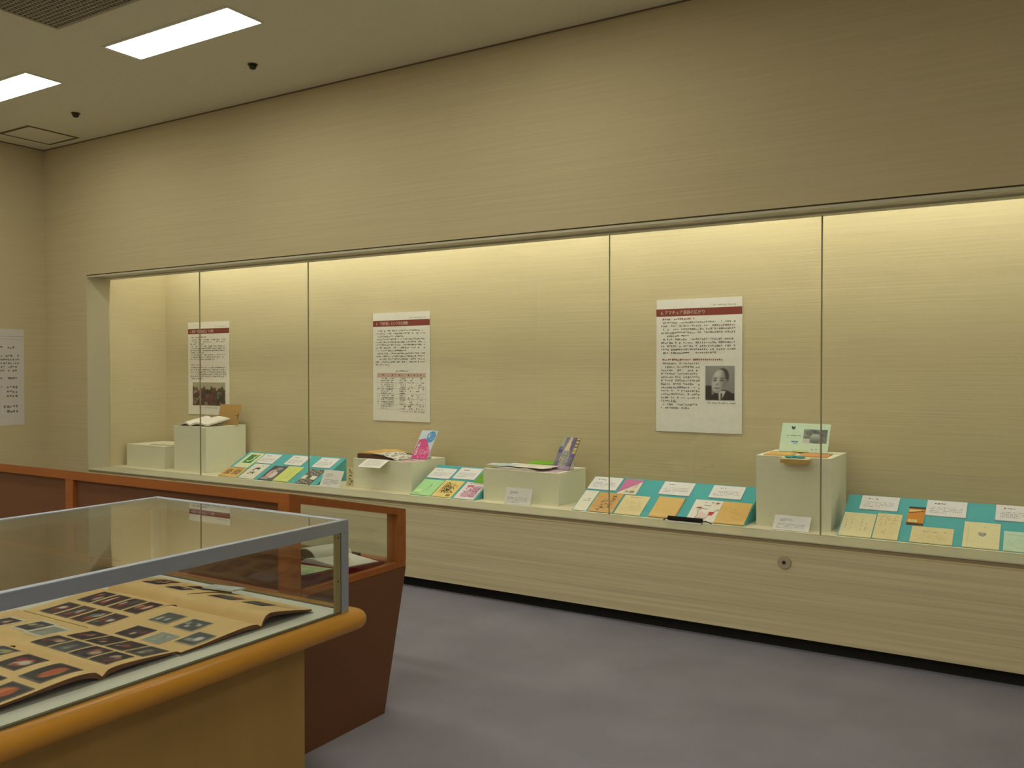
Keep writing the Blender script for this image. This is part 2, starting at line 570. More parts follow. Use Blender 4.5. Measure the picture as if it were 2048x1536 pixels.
p = Sheet('poster', 'white text poster with a red title band and a small portrait photo', 'poster', frame((-2.268, NB - .0032, 1.086), 0, 0), PW, PH, .003, (238, 236, 228), 'white text posters')
band(p, '6. アマチュア演劇の広がり')
p.lines('red_heading', .055, .48, .862, .838, 1, (150, 72, 60), 11, lastfrac=1, fill=.95)
p.lines('body_text', .06, .945, .836, .582, 10, INK, 12, lastfrac=.75, para=(5,))
p.lines('red_heading', .055, .80, .556, .532, 1, (150, 72, 60), 13, lastfrac=1, fill=.95)
p.lines('body_text', .06, .54, .528, .168, 14, INK, 14, lastfrac=.72, para=(12,))
def portrait_raw(u, v):
    c = mix((126, 126, 124), (154, 154, 150), v)
    if u < .22 and v < .42:
        c = (52, 52, 54)
    x = u - (v - .55) * .16                       # head tipped to one side
    if v < .30 - 1.1 * (u - .62) ** 2 or (v < .20 and u > .3):
        c = (44, 44, 46)
    if .0 < v < .27 and abs(u - .58 + (.27 - v) * .25) < .13 - (.27 - v) * .30:
        c = (200, 200, 196)
    if v < .20 and abs(u - .555) < .03:
        c = (64, 64, 66)
    if ((x - .54) / .255) ** 2 + ((v - .655) / .275) ** 2 < 1:
        c = (70, 70, 70)                          # hair
    if ((x - .70) / .06) ** 2 + ((v - .53) / .09) ** 2 < 1:
        c = (132, 132, 130)                       # ear
    f = ((x - .455) / .235) ** 2 + ((v - .55) / .345) ** 2
    if f < 1:
        k = (x - .44) / .235
        c = mix((186, 186, 182), (112, 112, 110), max(0, k * .9) ** 1.2 + max(0, -k - .6) * .5)
        c = mix(c, (204, 204, 200), blob(x, v, .38, .76, .16, .10) * .9)
        for ex in (.33, .56):
            c = mix(c, (70, 70, 70), blob(x, v, ex, .575, .075, .030) * 1.4)
            c = mix(c, (82, 82, 82), blob(x, v, ex, .64, .10, .020) * 1.2)
        c = mix(c, (110, 110, 108), blob(x, v, .42, .46, .06, .05) * .9)
        c = mix(c, (212, 212, 208), blob(x, v, .405, .51, .03, .07) * .7)
        c = mix(c, (78, 78, 78), blob(x, v, .43, .345, .12, .022) * 1.3)
        c = mix(c, (128, 128, 126), blob(x, v, .43, .26, .14, .03) * .6)
    return c
def portrait(u, v):
    acc = [0, 0, 0]
    for du in (-.012, 0, .012):
        for dv in (-.010, 0, .010):
            for k, q in enumerate(portrait_raw(u + du, v + dv)):
                acc[k] += q / 9
    return acc
p.picture('portrait_photo', .588, .918, .245, .497, 56, 64, portrait)
p.lines('caption_text', .575, .935, .232, .214, 1, (150, 148, 140), 15, lastfrac=1)

p = Sheet('poster', 'white text poster with a red title band and a ruled table below the text', 'poster', frame((-4.768, NB - .0032, 1.082), 0, 0), PW, PH, .003, (236, 233, 222), 'white text posters')
band(p, '5. 「市民劇」という文化運動')
p.lines('body_text', .05, .94, .845, .505, 13, INK, 22, lastfrac=.3, para=(3, 8))
p.lines('table_heading', .33, .66, .472, .45, 1, (120, 116, 110), 23, lastfrac=1)
p.rect('table_header_band', .075, .93, .405, .442, (206, 176, 160))
p.lines('table_header_text', .085, .9, .437, .41, 1, (110, 84, 72), 24, lastfrac=1, fill=.4)
rows = [(.075, .93, y, y + .0018) for y in (.352, .300, .248, .205, .150, .106)]
p.quads('table_rules', [(a * PW, b * PW, c * PH, d * PH) for a, b, c, d in rows] + [(.075 * PW, .077 * PW, .106 * PH, .405 * PH), (.928 * PW, .93 * PW, .106 * PH, .405 * PH)], (168, 162, 146))
for i, (a, b, s) in enumerate(((.15, .38, .9), (.48, .60, .9), (.63, .73, .5), (.77, .91, .5), (.09, .13, .4))):
    p.lines('table_text', a, b, .402, .108, 15, (112, 106, 98), 30 + i, fill=.8 * s, lastfrac=.8)
p.lines('table_note', .48, .92, .10, .082, 1, (130, 126, 116), 40, lastfrac=1, fill=.6)

p = Sheet('poster', 'white text poster with a red title band and a crowded group photo below', 'poster', frame((-7.108, NB - .0032, 1.072), 0, 0), PW, PH, .003, (236, 232, 218), 'white text posters')
band(p, '4. 劇団「葡萄座創立」の活動')
p.lines('red_heading', .055, .49, .848, .824, 1, (140, 84, 74), 41, lastfrac=1)
p.lines('body_text', .06, .93, .820, .585, 10, (108, 102, 98), 42, lastfrac=.7, para=(3, 7))
p.lines('red_heading', .055, .36, .548, .524, 1, (140, 84, 74), 43, lastfrac=1)
p.lines('body_text', .06, .93, .520, .376, 6, (108, 102, 98), 44, lastfrac=.35)
RR = random.Random(4)
crowd = [(RR.uniform(.05, .95), RR.uniform(.05, .62), RR.uniform(.03, .07), RR.choice([(60, 40, 46), (120, 70, 66), (52, 50, 40), (150, 140, 120), (90, 40, 50), (40, 34, 36), (176, 150, 130), (70, 76, 52)])) for _ in range(90)]
def crowdpic(u, v):
    top = .74 + .06 * math.sin(u * 23) + .05 * math.sin(u * 57)
    c = (172, 166, 140) if v > top else (84, 62, 54)
    for cx, cy, r, col in crowd:
        if ((u - cx) / r) ** 2 + ((v - cy) / (r * 2.2)) ** 2 < 1 and v <= top:
            c = mix(c, col, .75)
    return c
p.picture('group_photo', .115, .905, .100, .348, 44, 26, crowdpic)
p.lines('caption_text', .26, .72, .085, .064, 1, (150, 144, 128), 45, lastfrac=1)

Ml = Matrix.Identity(4)
for i, (a, b, c) in enumerate(((0, 0, 1), (1, 0, 0), (0, 1, 0))):
    Ml[i][0], Ml[i][1], Ml[i][2] = a, b, c
Ml.translation = Vector((XL + .0002, 3.905, .989))
p = Sheet('poster', 'plain white text poster pinned to the end wall', 'poster', Ml, PW, PH, .003, (214, 210, 204), 'white text posters')
p.quads('header_rule', [(.0, PW, .922 * PH, .925 * PH), (.0, PW, .895 * PH, .897 * PH)], (150, 146, 140))
for i, (a, b, n) in enumerate(((.83, .79, 1), (.74, .55, 5), (.51, .47, 1), (.42, .28, 3), (.22, .12, 2))):
    p.lines('body_text', .06, .93, a, b, n, (128, 122, 122), 50 + i, lastfrac=1, fill=.7)

# ------------------------------------------------------------------ plinths in the niche
PY0, PY1 = 5.04, 5.46
def plinth(x0, x1, z, y0, y1, label):
    t = thing('plinth', label, 'plinth', ((x0 + x1) / 2, (y0 + y1) / 2, SILL), 'painted plinths in the wall niche')
    a, b, h = (x1 - x0) / 2, (y1 - y0) / 2, z - SILL
    obj('side_panel', bx(-a, a, -b, b, 0.0, h - .012, bevel=.0015), PLINTH, t)
    obj('top_panel', bx(-a, a, -b, b, h - .0119, h, bevel=.0015), PLINTH, t)
plinth(-7.39, -6.84, .803, 5.04, 5.44, 'low grey-green plinth nearest the end of the niche under a thin book')
plinth(-6.70, -6.265, .998, PY0, 5.48, 'tall grey-green cube plinth carrying an open white book')
plinth(-4.56, -3.993, .820, PY0, PY1, 'low grey-green plinth carrying a brown scrapbook and a pink leaflet')
plinth(-3.357, -2.762, .814, PY0, PY1 - .02, 'low grey-green plinth carrying papers, a green sheet and a magazine')
plinth(-1.451, -1.033, 1.005, PY0, PY1, 'tall grey-green cube plinth carrying two tan booklets and a pale pamphlet')

# ------------------------------------------------------------------ sloping teal boards
BY0, BY1, BZ0, BZ1 = 4.95, 5.30, .5995, .780
SL = math.degrees(math.atan2(BZ1 - BZ0, BY1 - BY0))
def board(x0, x1, label):
    t = thing('display_wedge', label, 'display board', ((x0 + x1) / 2, BY0, SILL), 'sloping teal display boards')
    a = (x1 - x0) / 2
    z0, z1 = BZ0 - SILL, BZ1 - SILL
    obj('wedge_body', prism([(.002, 0), (BY1 - BY0, 0), (BY1 - BY0, z1 - .004), (.002, .0006)], 'x', -a + .002, a - .002), TEAL, t)
    obj('top_board', prism([(0, 0), (.0, z0), (BY1 - BY0, z1), (BY1 - BY0, z1 - .005)], 'x', -a, a), TEAL, t)
board(-6.005, -4.868, 'teal sloping board with a green leaflet, photo booklets and three captions')
board(-3.937, -3.370, 'short teal sloping board between the two low plinths')
board(-2.614, -1.493, 'teal sloping board with tan booklets and a red cup drawing')
board(-0.984, 0.140, 'teal sloping board with cream programmes and an orange booklet')

def onboard(name, label, cat, u0, u1, v0, v1, rgb, t=.003, group='booklets on the teal boards', edge=None):
    v0 = 0.0 if v0 <= .005 else v0
    s = rad(SL)
    n = Vector((0, -math.sin(s), math.cos(s)))
    o = Vector((u0, BY0, BZ0)) + Vector((0, math.cos(s), math.sin(s))) * v0 + n * .0006
    return Sheet(name, label, cat, frame(o, 0, slope_deg=SL), u1 - u0, v1 - v0, t, rgb, group, edge)

def caption(u0, u1, v0, v1, label, seed):
    p = onboard('caption_card', label, 'caption card', u0, u1, v0, v1, (232, 230, 230), .005, 'white caption cards')
    p.lines('caption_heading', .12, .5, .86, .70, 1, (110, 108, 106), seed, lastfrac=1, fill=.95)
    p.lines('caption_text', .10, .92, .58, .16, 4, (168, 166, 164), seed + 1, fill=.9)
    return p

CREAM, OCHRE = (226, 214, 168), (214, 178, 108)
# board 1
caption(-5.768, -5.573, .227, .367, 'white caption card beside the green leaflet', 100)
caption(-5.441, -5.242, .232, .372, 'white caption card above the yellow-green booklet', 102)
caption(-5.115, -4.918, .229, .372, 'white caption card above the black and white collage booklet', 104)
p = onboard('leaflet', 'pale leaflet with a dark green panel next to the cube plinth', 'leaflet', -5.966, -5.786, .145, .371, (214, 226, 176), .002)
p.rect('green_panel', .22, .80, .30, .88, (62, 128, 72))
p.strokes('white_lettering', [[(.68, .84), (.62, .70), (.70, .60), (.58, .48), (.50, .42), (.40, .45)]], .014, (222, 226, 190))
p.rect('lower_strip', .0, 1, .0, .13, (218, 224, 196))
p.rect('upper_strip', .05, .95, .93, .99, (232, 226, 176))
p = onboard('booklet', 'ochre booklet with two brown photographs', 'booklet', -6.003, -5.775, .002, .138, (214, 178, 104))
for a, b in ((.10, .42), (.52, .88)):
    p.picture('printed_photo', a, b, .25, .80, 12, 12, lambda u, v: mix((120, 88, 46), (176, 138, 78), .5 + .5 * math.sin(u * 9 + a * 30) * math.cos(v * 11)))
p.lines('small_text', .12, .88, .95, .86, 1, (130, 100, 60), 61, lastfrac=1)
p = onboard('booklet', 'white booklet with a black ink sketch of a head', 'booklet', -5.754, -5.575, .002, .214, (230, 226, 210))
p.poly('ink_shape', [(.30, .62), (.42, .74), (.62, .76), (.70, .66), (.60, .60), (.50, .66), (.40, .62), (.34, .52)], (38, 34, 32))
p.scribble('ink_lines', .22, .72, .22, .62, 10, .004, (70, 64, 56), 7)
p.poly('ink_shape', [(.46, .40), (.56, .42), (.54, .36), (.46, .35)], (54, 50, 40))
p.lines('title_marks', .45, .90, .93, .82, 1, (44, 44, 40), 62, lastfrac=1)
p.lines('small_text', .12, .82, .10, .05, 1, (150, 140, 110), 63, lastfrac=1)
def stagegrey(u, v):
    c = mix((66, 62, 72), (92, 88, 94), .5 + .5 * math.sin(u * 7 + v * 5))
    if blob(u, v, .38, .45, .22, .30) > 0: c = (214, 190, 184)
    if abs(u - .36 - (v - .4) * .1) < .03 and .2 < v < .7: c = (146, 70, 70)
    if blob(u, v, .66, .36, .16, .24) > 0: c = (210, 206, 196)
    if blob(u, v, .30, .10, .3, .1) > 0: c = (150, 150, 158)
    if blob(u, v, .62, .82, .2, .1) > 0: c = (150, 146, 150)
    return c
p = onboard('booklet', 'dark grey booklet with a stage photograph of pale figures', 'booklet', -5.517, -5.351, .002, .208, (74, 70, 78))
p.picture('cover_photo', .03, .97, .02, .98, 20, 26, stagegrey)
p = onboard('booklet', 'plain yellow-green booklet beside the grey stage photo booklet', 'booklet', -5.348, -5.178, .002, .213, (204, 214, 124), .006)
p.lines('title_marks', .62, .70, .86, .2, 8, (160, 172, 88), 64, lastfrac=1)
def collage(u, v):
    k = math.sin(u * 31 + math.sin(v * 17) * 3) + math.cos(v * 37 + u * 11)
    c = (56, 54, 50) if k > 0 else (150, 148, 138)
    if .30 < v < .56: c = (226, 220, 208)
    if blob(u, v, .45, .45, .16, .16) > 0: c = (70, 86, 62)
    return c
p = onboard('booklet', 'black and white collage booklet with a pale middle band', 'booklet', -5.092, -4.935, .002, .201, (90, 88, 84))
p.picture('cover_picture', .02, .98, .02, .98, 22, 28, collage)
# board 2
caption(-3.931, -3.728, .216, .347, 'white caption card above the light green booklet', 110)
caption(-3.706, -3.512, .228, .372, 'white caption card beside the vivid green booklet', 112)
p = onboard('booklet', 'vivid green booklet half hidden behind the plinth of papers', 'booklet', -3.500, -3.380, .195, .365, (108, 168, 52))
p.lines('title_marks', .15, .5, .75, .35, 3, (44, 70, 30), 65, lastfrac=1)
p = onboard('booklet', 'light green booklet with a column of small characters', 'booklet', -3.931, -3.752, .002, .195, (172, 224, 160))
p.lines('title_marks', .56, .68, .88, .30, 5, (86, 120, 80), 66, lastfrac=1, fill=1)
p.rect('pale_label', .08, .36, .18, .36, (206, 232, 168))
p.lines('small_text', .08, .36, .14, .06, 1, (110, 150, 100), 67, lastfrac=1)
p = onboard('booklet', 'yellow booklet with a tangled brown ink drawing', 'booklet', -3.743, -3.573, .002, .203, (232, 206, 128))
p.scribble('ink_drawing', .18, .84, .26, .86, 34, .0035, (96, 78, 40), 9)
p.scribble('ink_drawing', .30, .66, .22, .60, 14, .005, (60, 50, 28), 10)
p.rect('seal_mark', .66, .86, .05, .17, (128, 110, 44))
p = onboard('booklet', 'white booklet with a pink printed figure', 'booklet', -3.551, -3.383, .002, .201, (232, 224, 224))
p.poly('pink_print', [(.2, .12), (.9, .12), (.9, .55), (.98, .78), (.62, .82), (.55, .60), (.35, .55), (.25, .35)], (214, 176, 196))
p.rect('pink_block', .18, .52, .70, .82, (206, 110, 140))
p.scribble('pink_lines', .2, .92, .14, .72, 22, .004, (180, 96, 136), 11)
p.lines('title_marks', .18, .92, .95, .88, 1, (70, 60, 66), 68, lastfrac=1)
# board 3
caption(-2.609, -2.403, .237, .381, 'white caption card above the tan calligraphy booklet', 120)
caption(-2.109, -1.905, .241, .381, 'white caption card above the plain ochre booklet', 122)
caption(-1.783, -1.582, .247, .379, 'white caption card above the red cup drawing', 124)
p = onboard('booklet', 'small cream booklet with a pink diagonal corner', 'booklet', -2.383, -2.254, .211, .378, (230, 222, 198))
p.poly('pink_corner', [(0, .08), (0, 1), (1, 1), (1, .88)], (200, 116, 160))
p.text('title_lettering', '大闘', .30, .10, .030, (50, 46, 44), 1.2)
p.lines('side_marks', .74, .86, .70, .42, 4, (140, 128, 110), 69, lastfrac=1)
p = onboard('leaflet', 'narrow white leaflet with a short dark ink line', 'leaflet', -2.608, -2.513, .002, .221, (232, 230, 214), .002)
p.lines('title_marks', .30, .86, .62, .46, 2, (70, 70, 70), 70, lastfrac=.9)
p.lines('small_text', .2, .9, .95, .88, 1, (150, 148, 120), 71, lastfrac=1)
p = onboard('booklet', 'tan booklet with two columns of black calligraphy', 'booklet', -2.503, -2.331, .002, .211, (204, 164, 104))
def calligraphy(p, x, y0, y1, n, size, rgb, seed):
    R = random.Random(seed)
    st = []
    for i in range(n):
        cy = y1 - (i + .5) * (y1 - y0) / n
        hh = (y1 - y0) / n * .42
        for j in range(6):
            a = (x + R.uniform(-size, size), cy + R.uniform(-hh, hh))
            b = (a[0] + R.uniform(-size, size), a[1] + R.uniform(-hh * .5, hh * .5))
            st.append([a, b])
    p.strokes('calligraphy', st, .0042, rgb)
calligraphy(p, .70, .22, .92, 6, .09, (48, 38, 34), 3)
calligraphy(p, .42, .06, .62, 4, .10, (48, 38, 34), 4)
p = onboard('booklet', 'cream booklet with faint rows of print', 'booklet', -2.317, -2.145, .002, .202, (226, 210, 160))
p.lines('faint_heading', .2, .9, .95, .86, 1, (196, 160, 116), 72, lastfrac=1)
p.lines('faint_text', .12, .9, .74, .1, 7, (206, 190, 140), 73, fill=.5)
p = onboard('booklet', 'plain ochre booklet alone on the teal between captions', 'booklet', -2.087, -1.916, .002, .213, (220, 186, 118), .006)
p.rect('worn_border', .0, 1, .0, .05, (206, 166, 96))
p.rect('worn_border', .94, 1, .05, 1, (208, 168, 96))
p = onboard('booklet', 'white booklet with a line drawing and a red cup', 'booklet', -1.849, -1.677, .002, .218, (234, 232, 222))
p.poly('red_cup', [(.68, .30), (.82, .30), (.88, .46), (.68, .47)], (190, 66, 62))
p.poly('red_flower', [(.14, .58), (.22, .66), (.36, .66), (.32, .58)], (176, 74, 62))
p.poly('red_mark', [(.36, .76), (.66, .74), (.64, .72), (.40, .735)], (160, 84, 70))
p.poly('red_mark', [(.74, .84), (.82, .92), (.94, .90), (.86, .82)], (190, 104, 96))
p.poly('pink_wash', [(.30, .12), (.62, .12), (.62, .34), (.36, .46)], (232, 208, 206))
p.strokes('ink_lines', [[(.28, .1), (.32, .3), (.26, .5), (.36, .6), (.52, .56), (.6, .58)], [(.62, .1), (.7, .28)], [(.30, .14), (.62, .14)], [(.84, .46), (.9, .56), (.98, .58), (.94, .5)]], .003, (90, 70, 66))
p.lines('title_marks', .24, .74, .92, .82, 1, (96, 88, 80), 74, lastfrac=1, fill=.7)
p = onboard('booklet', 'mottled ochre booklet beside the red cup drawing', 'booklet', -1.674, -1.498, .002, .214, (220, 182, 110), .006)
p.scribble('faint_lines', .2, .85, .2, .7, 7, .003, (204, 164, 94), 12)
# board 4
caption(-.909, -.712, .253, .384, 'white caption card above the two cream programmes', 130)
caption(-.571, -.376, .243, .384, 'white caption card beside the orange and black booklet', 132)
caption(-.240, -.040, .248, .386, 'white caption card above the emblem programme and pale green sheet', 134)
p = onboard('booklet', 'small orange booklet with black bands', 'booklet', -.656, -.573, .147, .312, (206, 136, 40))
p.rect('black_band', 0, 1, .90, 1, (54, 44, 40)); p.rect('black_band', 0, 1, 0, .10, (60, 50, 48))
p.poly('cream_patch', [(.05, .70), (.05, .82), (.75, .84), (.75, .78)], (226, 206, 140))
p.poly('dark_slash', [(.05, .66), (.98, .80), (.98, .76), (.05, .62)], (130, 78, 36))
p.rect('cream_label', .10, .62, .14, .28, (232, 214, 146))
p.lines('label_text', .14, .6, .26, .16, 2, (60, 50, 34), 75, lastfrac=.8)
p = onboard('programme', 'cream programme with columns of faint characters by the cube plinth', 'programme', -.977, -.811, .002, .214, (230, 220, 172))
for k, (a, b) in enumerate(((.12, .20), (.28, .34), (.60, .68), (.74, .80))):
    p.lines('faint_text', a, b, .82, .22, 9, (182, 170, 128), 140 + k, fill=.7, lastfrac=1)
p = onboard('programme', 'narrow cream programme with rows of faint print', 'programme', -.805, -.680, .002, .227, (228, 214, 162))
p.lines('faint_text', .12, .9, .94, .5, 6, (196, 178, 130), 146, fill=.7)
p.lines('faint_text', .2, .8, .40, .14, 3, (200, 184, 136), 147, fill=.5)
p = onboard('programme', 'wide landscape cream sheet below the orange booklet', 'programme', -.622, -.422, .005, .138, (224, 210, 158))
p.lines('title_marks', .22, .88, .82, .62, 1, (182, 170, 128), 148, lastfrac=1, fill=.8, char=.8)
p.lines('faint_text', .1, .9, .5, .1, 4, (204, 190, 140), 149, fill=.6)
p = onboard('programme', 'square cream programme with a small grey emblem', 'programme', -.377, -.212, .002, .216, (230, 222, 174))
p.strokes('border_line', [[(.12, .08), (.12, .92), (.94, .92)]], .0015, (206, 194, 146))
p.poly('emblem', [(.42, .60), (.62, .60), (.62, .50), (.56, .46), (.52, .44), (.48, .46), (.42, .50)], (140, 140, 130))
p.strokes('emblem_mark', [[(.46, .57), (.52, .49), (.58, .57)], [(.49, .585), (.55, .585)]], .003, (206, 204, 186))
p.lines('faint_text', .3, .9, .86, .76, 1, (200, 190, 150), 150, fill=.4)
p = onboard('programme', 'pale green sheet with fine ruled lines', 'programme', -.195, -.005, .002, .163, (196, 222, 194), .002)
p.strokes('ruled_line', [[(.08, .82), (.95, .80)], [(.3, .2), (.95, .19)]], .0016, (120, 140, 124))
p.lines('faint_text', .1, .9, .7, .3, 5, (180, 206, 184), 151, fill=.6)

# ------------------------------------------------------------------ leaning captions at the niche front
def lean_card(x, y, yw, ln, w, h, label, seed, z=SILL + .0005):
    p = Sheet('caption_card', label, 'caption card', frame((x, y, z), yw, ln), w, h, .004, (232, 230, 228), 'white caption cards')
    p.lines('caption_heading', .16, .52, .80, .58, 3, (110, 108, 106), seed, lastfrac=.5, fill=.95)
    p.lines('caption_text', .10, .90, .46, .10, 4, (166, 164, 162), seed + 1, fill=.9)
    prop_up(p, ln, .022, w * .4, w * .6, h * .6)
    return p
lean_card(-4.815, 4.940, -3.0, 24.6, .210, .134, 'white caption card leaning upright at the end of the board with the collage booklet', 160)
lean_card(-3.124, 4.940, 0, 18, .205, .114, 'white caption card leaning against the plinth of papers', 162)
lean_card(-1.333, 4.950, -2, 40, .201, .096, 'white caption card leaning at the foot of the cube plinth with tan booklets', 164)
# caption tipped out on a bracket in front of plinth 3
p = Sheet('caption_card', 'white caption card tipped out from the front of the scrapbook plinth', 'caption card', frame((-4.416, 4.927, .772), 0, 66), .215, .125, .002, (234, 232, 226), 'white caption cards')
p.lines('caption_text', .14, .86, .86, .14, 6, (186, 184, 176), 166, fill=.9)
br = obj('bracket', bx(.13, .165, .05, .105, -.022, -.0004), mat('bracket grey', (96, 98, 92), .6), p.o)
p = Sheet('booklet', 'narrow cream booklet with black brush lettering standing beside the scrapbook plinth', 'booklet', frame((-4.648, 5.055, SILL + .0005), 0, 8), .075, .145, .004, (222, 210, 166))
calligraphy(p, .55, .06, .9, 6, .22, (46, 42, 36), 8)

# ------------------------------------------------------------------ things on the plinths
def open_book(name, label, cat, M, w, h, rise, rgb, thick=.012, group=None, cover=None, pagecurl=0.0, spread=.5):
    """open book: w wide overall, spine along y; pages arch up from the gutter"""
    t = thing(name, label, cat, (0, 0, 0), group)
    t.matrix_world = M
    def side(sgn, width):
        n = 14
        top, bot = [], []
        for i in range(n + 1):
            s = i / n
            z = thick * .35 + rise * math.sin(math.pi * min(1, s * 1.05)) ** .8 * (1 - .55 * s) + (pagecurl * s ** 3 if sgn > 0 else 0)
            if s < .03:
                z = thick * .3
            top.append((sgn * s * width, max(z, thick * .5 * (1 - s) + .004)))
            bot.append((sgn * s * width, max(0.0022, z - thick)))
        return top + bot[::-1]
    wl, wr = w * spread, w * (1 - spread)
    obj('page_block', prism(side(-1, wl), 'y', 0, h), mat('paper %d %d %d' % rgb, rgb, .65), t)
    obj('page_block', prism(side(1, wr), 'y', 0, h), mat('paper %d %d %d' % rgb, rgb, .65), t)
    obj('cover', bx(-wl - .004, wr + .004, -.003, h + .003, 0, .002), flat(cover or (150, 130, 100)), t)
    return t
# plinth 1
open_book('open_book', 'thin open book with cream pages on the low end plinth', 'book', frame((-6.98, 5.10, .8035), 8), .24, .17, .012, (228, 218, 190), .010, 'open books', (160, 120, 80))
# plinth 2
BOOK2 = open_book('open_book', 'open white paperback with arching pages on the tall cube plinth', 'book', frame((-6.505, 5.06, 1.0005), 4, slope_deg=10), .37, .26, .036, (232, 228, 214), .016, 'open books', (96, 84, 66), .015, .40)
obj('cradle', prism([(.0, -.0004), (.24, -.0004), (.24, -.001 - .24 * math.tan(rad(10)))], 'x', -.06, .14), PAPER, BOOK2)
p = Sheet('booklet', 'brown booklet standing upright behind the open white paperback', 'booklet', frame((-6.515, 5.37, .9985), -2, 13), .285, .188, .006, (178, 142, 84))
p.strokes('ink_mark', [[(.80, .46), (.95, .47)], [(.94, .22), (.95, .60)]], .005, (70, 52, 36))
p.poly('ink_blot', [(.92, .48), (.96, .62), (.975, .44), (.95, .30)], (66, 48, 34))
prop_up(p, 13, .06, .10, .18, .13)
# plinth 3: scrapbook
t = thing('scrapbook', 'thick brown scrapbook with sheets of news cuttings spilling over it', 'scrapbook', (-4.54, 5.06, .8205))
obj('back_cover', bx(0, .36, 0, .33, 0, .004), flat((70, 46, 34)), t)
obj('page_block', prism([(0, .004), (.34, .004), (.30, .016), (.20, .026), (.10, .032), (0, .034)], 'y', .004, .326), flat((92, 58, 42)), t)
obj('tan_page', prism([(-.004, .036), (.10, .034), (.22, .028), (.24, .031), (.12, .046), (.0, .040)], 'y', .02, .335), mat('manila', (212, 170, 96), .7), t)
def scr(u, v):
    return mix((212, 170, 96), (96, 72, 40), 1 if (math.sin(u * 60) * math.sin(v * 9 + 2) > .55 and .2 < v < .7) else 0)
me = picture_mesh('ink_writing', 40, 20, scr, lambda u, v: (.03 + .18 * u, .06 + .24 * v, .0462 - .0125 * u + .0006))
o = bpy.data.objects.new('ink_writing', me); COL.objects.link(o); o.parent = t
def cut(u, v):
    k = math.sin(u * 21 + 3 * math.sin(v * 8)) * math.cos(v * 27 + u * 4)
    return (76, 72, 84) if k > .35 else (228, 226, 214)
def cutpos(u, v):
    s = u
    return (.13 + .27 * s, -.012 + .25 * v, .034 + .016 * math.sin(min(1, s * 1.5) * 2.4) * (1 - s) - .030 * s ** 2 + .001)
me = picture_mesh('news_cutting', 36, 24, cut, cutpos)
o = bpy.data.objects.new('news_cutting', me); COL.objects.link(o); o.parent = t
md = o.modifiers.new('thick', 'SOLIDIFY'); md.thickness = .0008; md.offset = -1
p = Sheet('leaflet', 'pink mottled sheet lying flat at the corner of the scrapbook plinth', 'leaflet', frame((-4.125, 5.052, .8206), 0), .12, .16, .0012, (222, 186, 194))
p.scribble('pink_marks', .05, .95, .05, .95, 20, .004, (190, 96, 130), 21)
p = Sheet('leaflet', 'pink and pale blue leaflet standing on the scrapbook plinth', 'leaflet', frame((-4.150, 5.235, .8225), -6, 31), .168, .243, .003, (196, 214, 224))
p.poly('pink_shape', [(0, 0), (.98, 0), (.98, .26), (.62, .62), (.40, .72), (.06, .66)], (206, 66, 136))
p.scribble('pale_streaks', .30, .95, .04, .42, 18, .004, (232, 160, 196), 22)
bm = bmesh.new()
zz = p.layer()
bm.faces.new([bm.verts.new(((.72 + .25 * math.cos(a)) * p.w, (.78 + .20 * math.sin(a)) * p.h, zz)) for a in [2 * math.pi * k / 24 for k in range(24)]])
obj('blue_globe', bm, flat((70, 138, 200)), p.o)
p.poly('pale_patch', [(.52, .80), (.62, .92), (.66, .82), (.60, .72)], (190, 214, 226))
p.scribble('pale_lines', .55, .92, .65, .92, 8, .003, (150, 196, 220), 23)
p.rect('name_strip', .10, .24, .12, .56, (236, 206, 212))
calligraphy(p, .17, .14, .54, 4, .045, (70, 40, 50), 24)
prop_up(p, 31, .09, .05, .11, .17)
# plinth 4
open_book('open_book', 'open white magazine with mauve pages under the loose papers', 'magazine', frame((-3.10, 5.05, .8145), 0), .35, .26, .014, (230, 222, 214), .012, 'open books', (196, 168, 176), 0, .55)
p = Sheet('loose_sheet', 'pale blue card lying over the open magazine', 'card', frame((-3.345, 5.050, .8375), 9, slope_deg=0), .205, .13, .0015, (196, 214, 216))
p.lines('faint_text', .2, .8, .7, .3, 3, (160, 180, 186), 170, fill=.6)
p = Sheet('loose_sheet', 'white sheet lying across the open magazine', 'sheet', frame((-3.15, 5.075, .8355), -6, slope_deg=0), .27, .18, .0012, (236, 230, 218))
p.lines('faint_text', .1, .9, .9, .3, 5, (214, 206, 196), 171)
p = Sheet('booklet', 'bright green booklet lying behind the white sheet', 'booklet', frame((-3.135, 5.245, .8385), 6, slope_deg=3), .22, .155, .003, (124, 178, 52))
p.lines('faint_marks', .2, .8, .8, .5, 2, (96, 150, 40), 172)
def magcover(u, v):
    c = mix((120, 116, 132), (84, 78, 104), .5 + .5 * math.sin(u * 9 - v * 6))
    x = u - .46 + (v - .6) * -.10
    if v > .42 and abs(x) < .04 + .30 * (1 - v): c = (206, 186, 160)
    if v < .60 and abs(u - .46) < .26 * (1 - abs(v - .35)):
        c = (116, 122, 110) if math.sin(u * 60) * math.cos(v * 70) > -.1 else (176, 170, 166)
    if u < .2 and v > .7: c = (150, 152, 136)
    if u > .82 and v > .52: c = (196, 178, 84) if math.sin(v * 60) > -.2 else (84, 76, 96)
    if v < .12: c = mix(c, (180, 150, 186), .7)
    if u < .25 and .50 < v < .62: c = (70, 66, 126)
    if u > .8 and .38 < v < .5: c = (92, 70, 150)
    return c
p = Sheet('magazine', 'purple and grey picture magazine standing on the plinth of papers', 'magazine', frame((-2.915, 5.225, .8175), -10, 33), .150, .250, .004, (110, 106, 120))
p.picture('cover_picture', .0, 1, .0, 1, 26, 40, magcover)
prop_up(p, 33, .09, .05, .11, .17)
p = Sheet('leaflet', 'mauve leaflet lying flat at the foot of the picture magazine', 'leaflet', frame((-2.955, 5.055, .8146), 4), .165, .15, .002, (196, 168, 182))
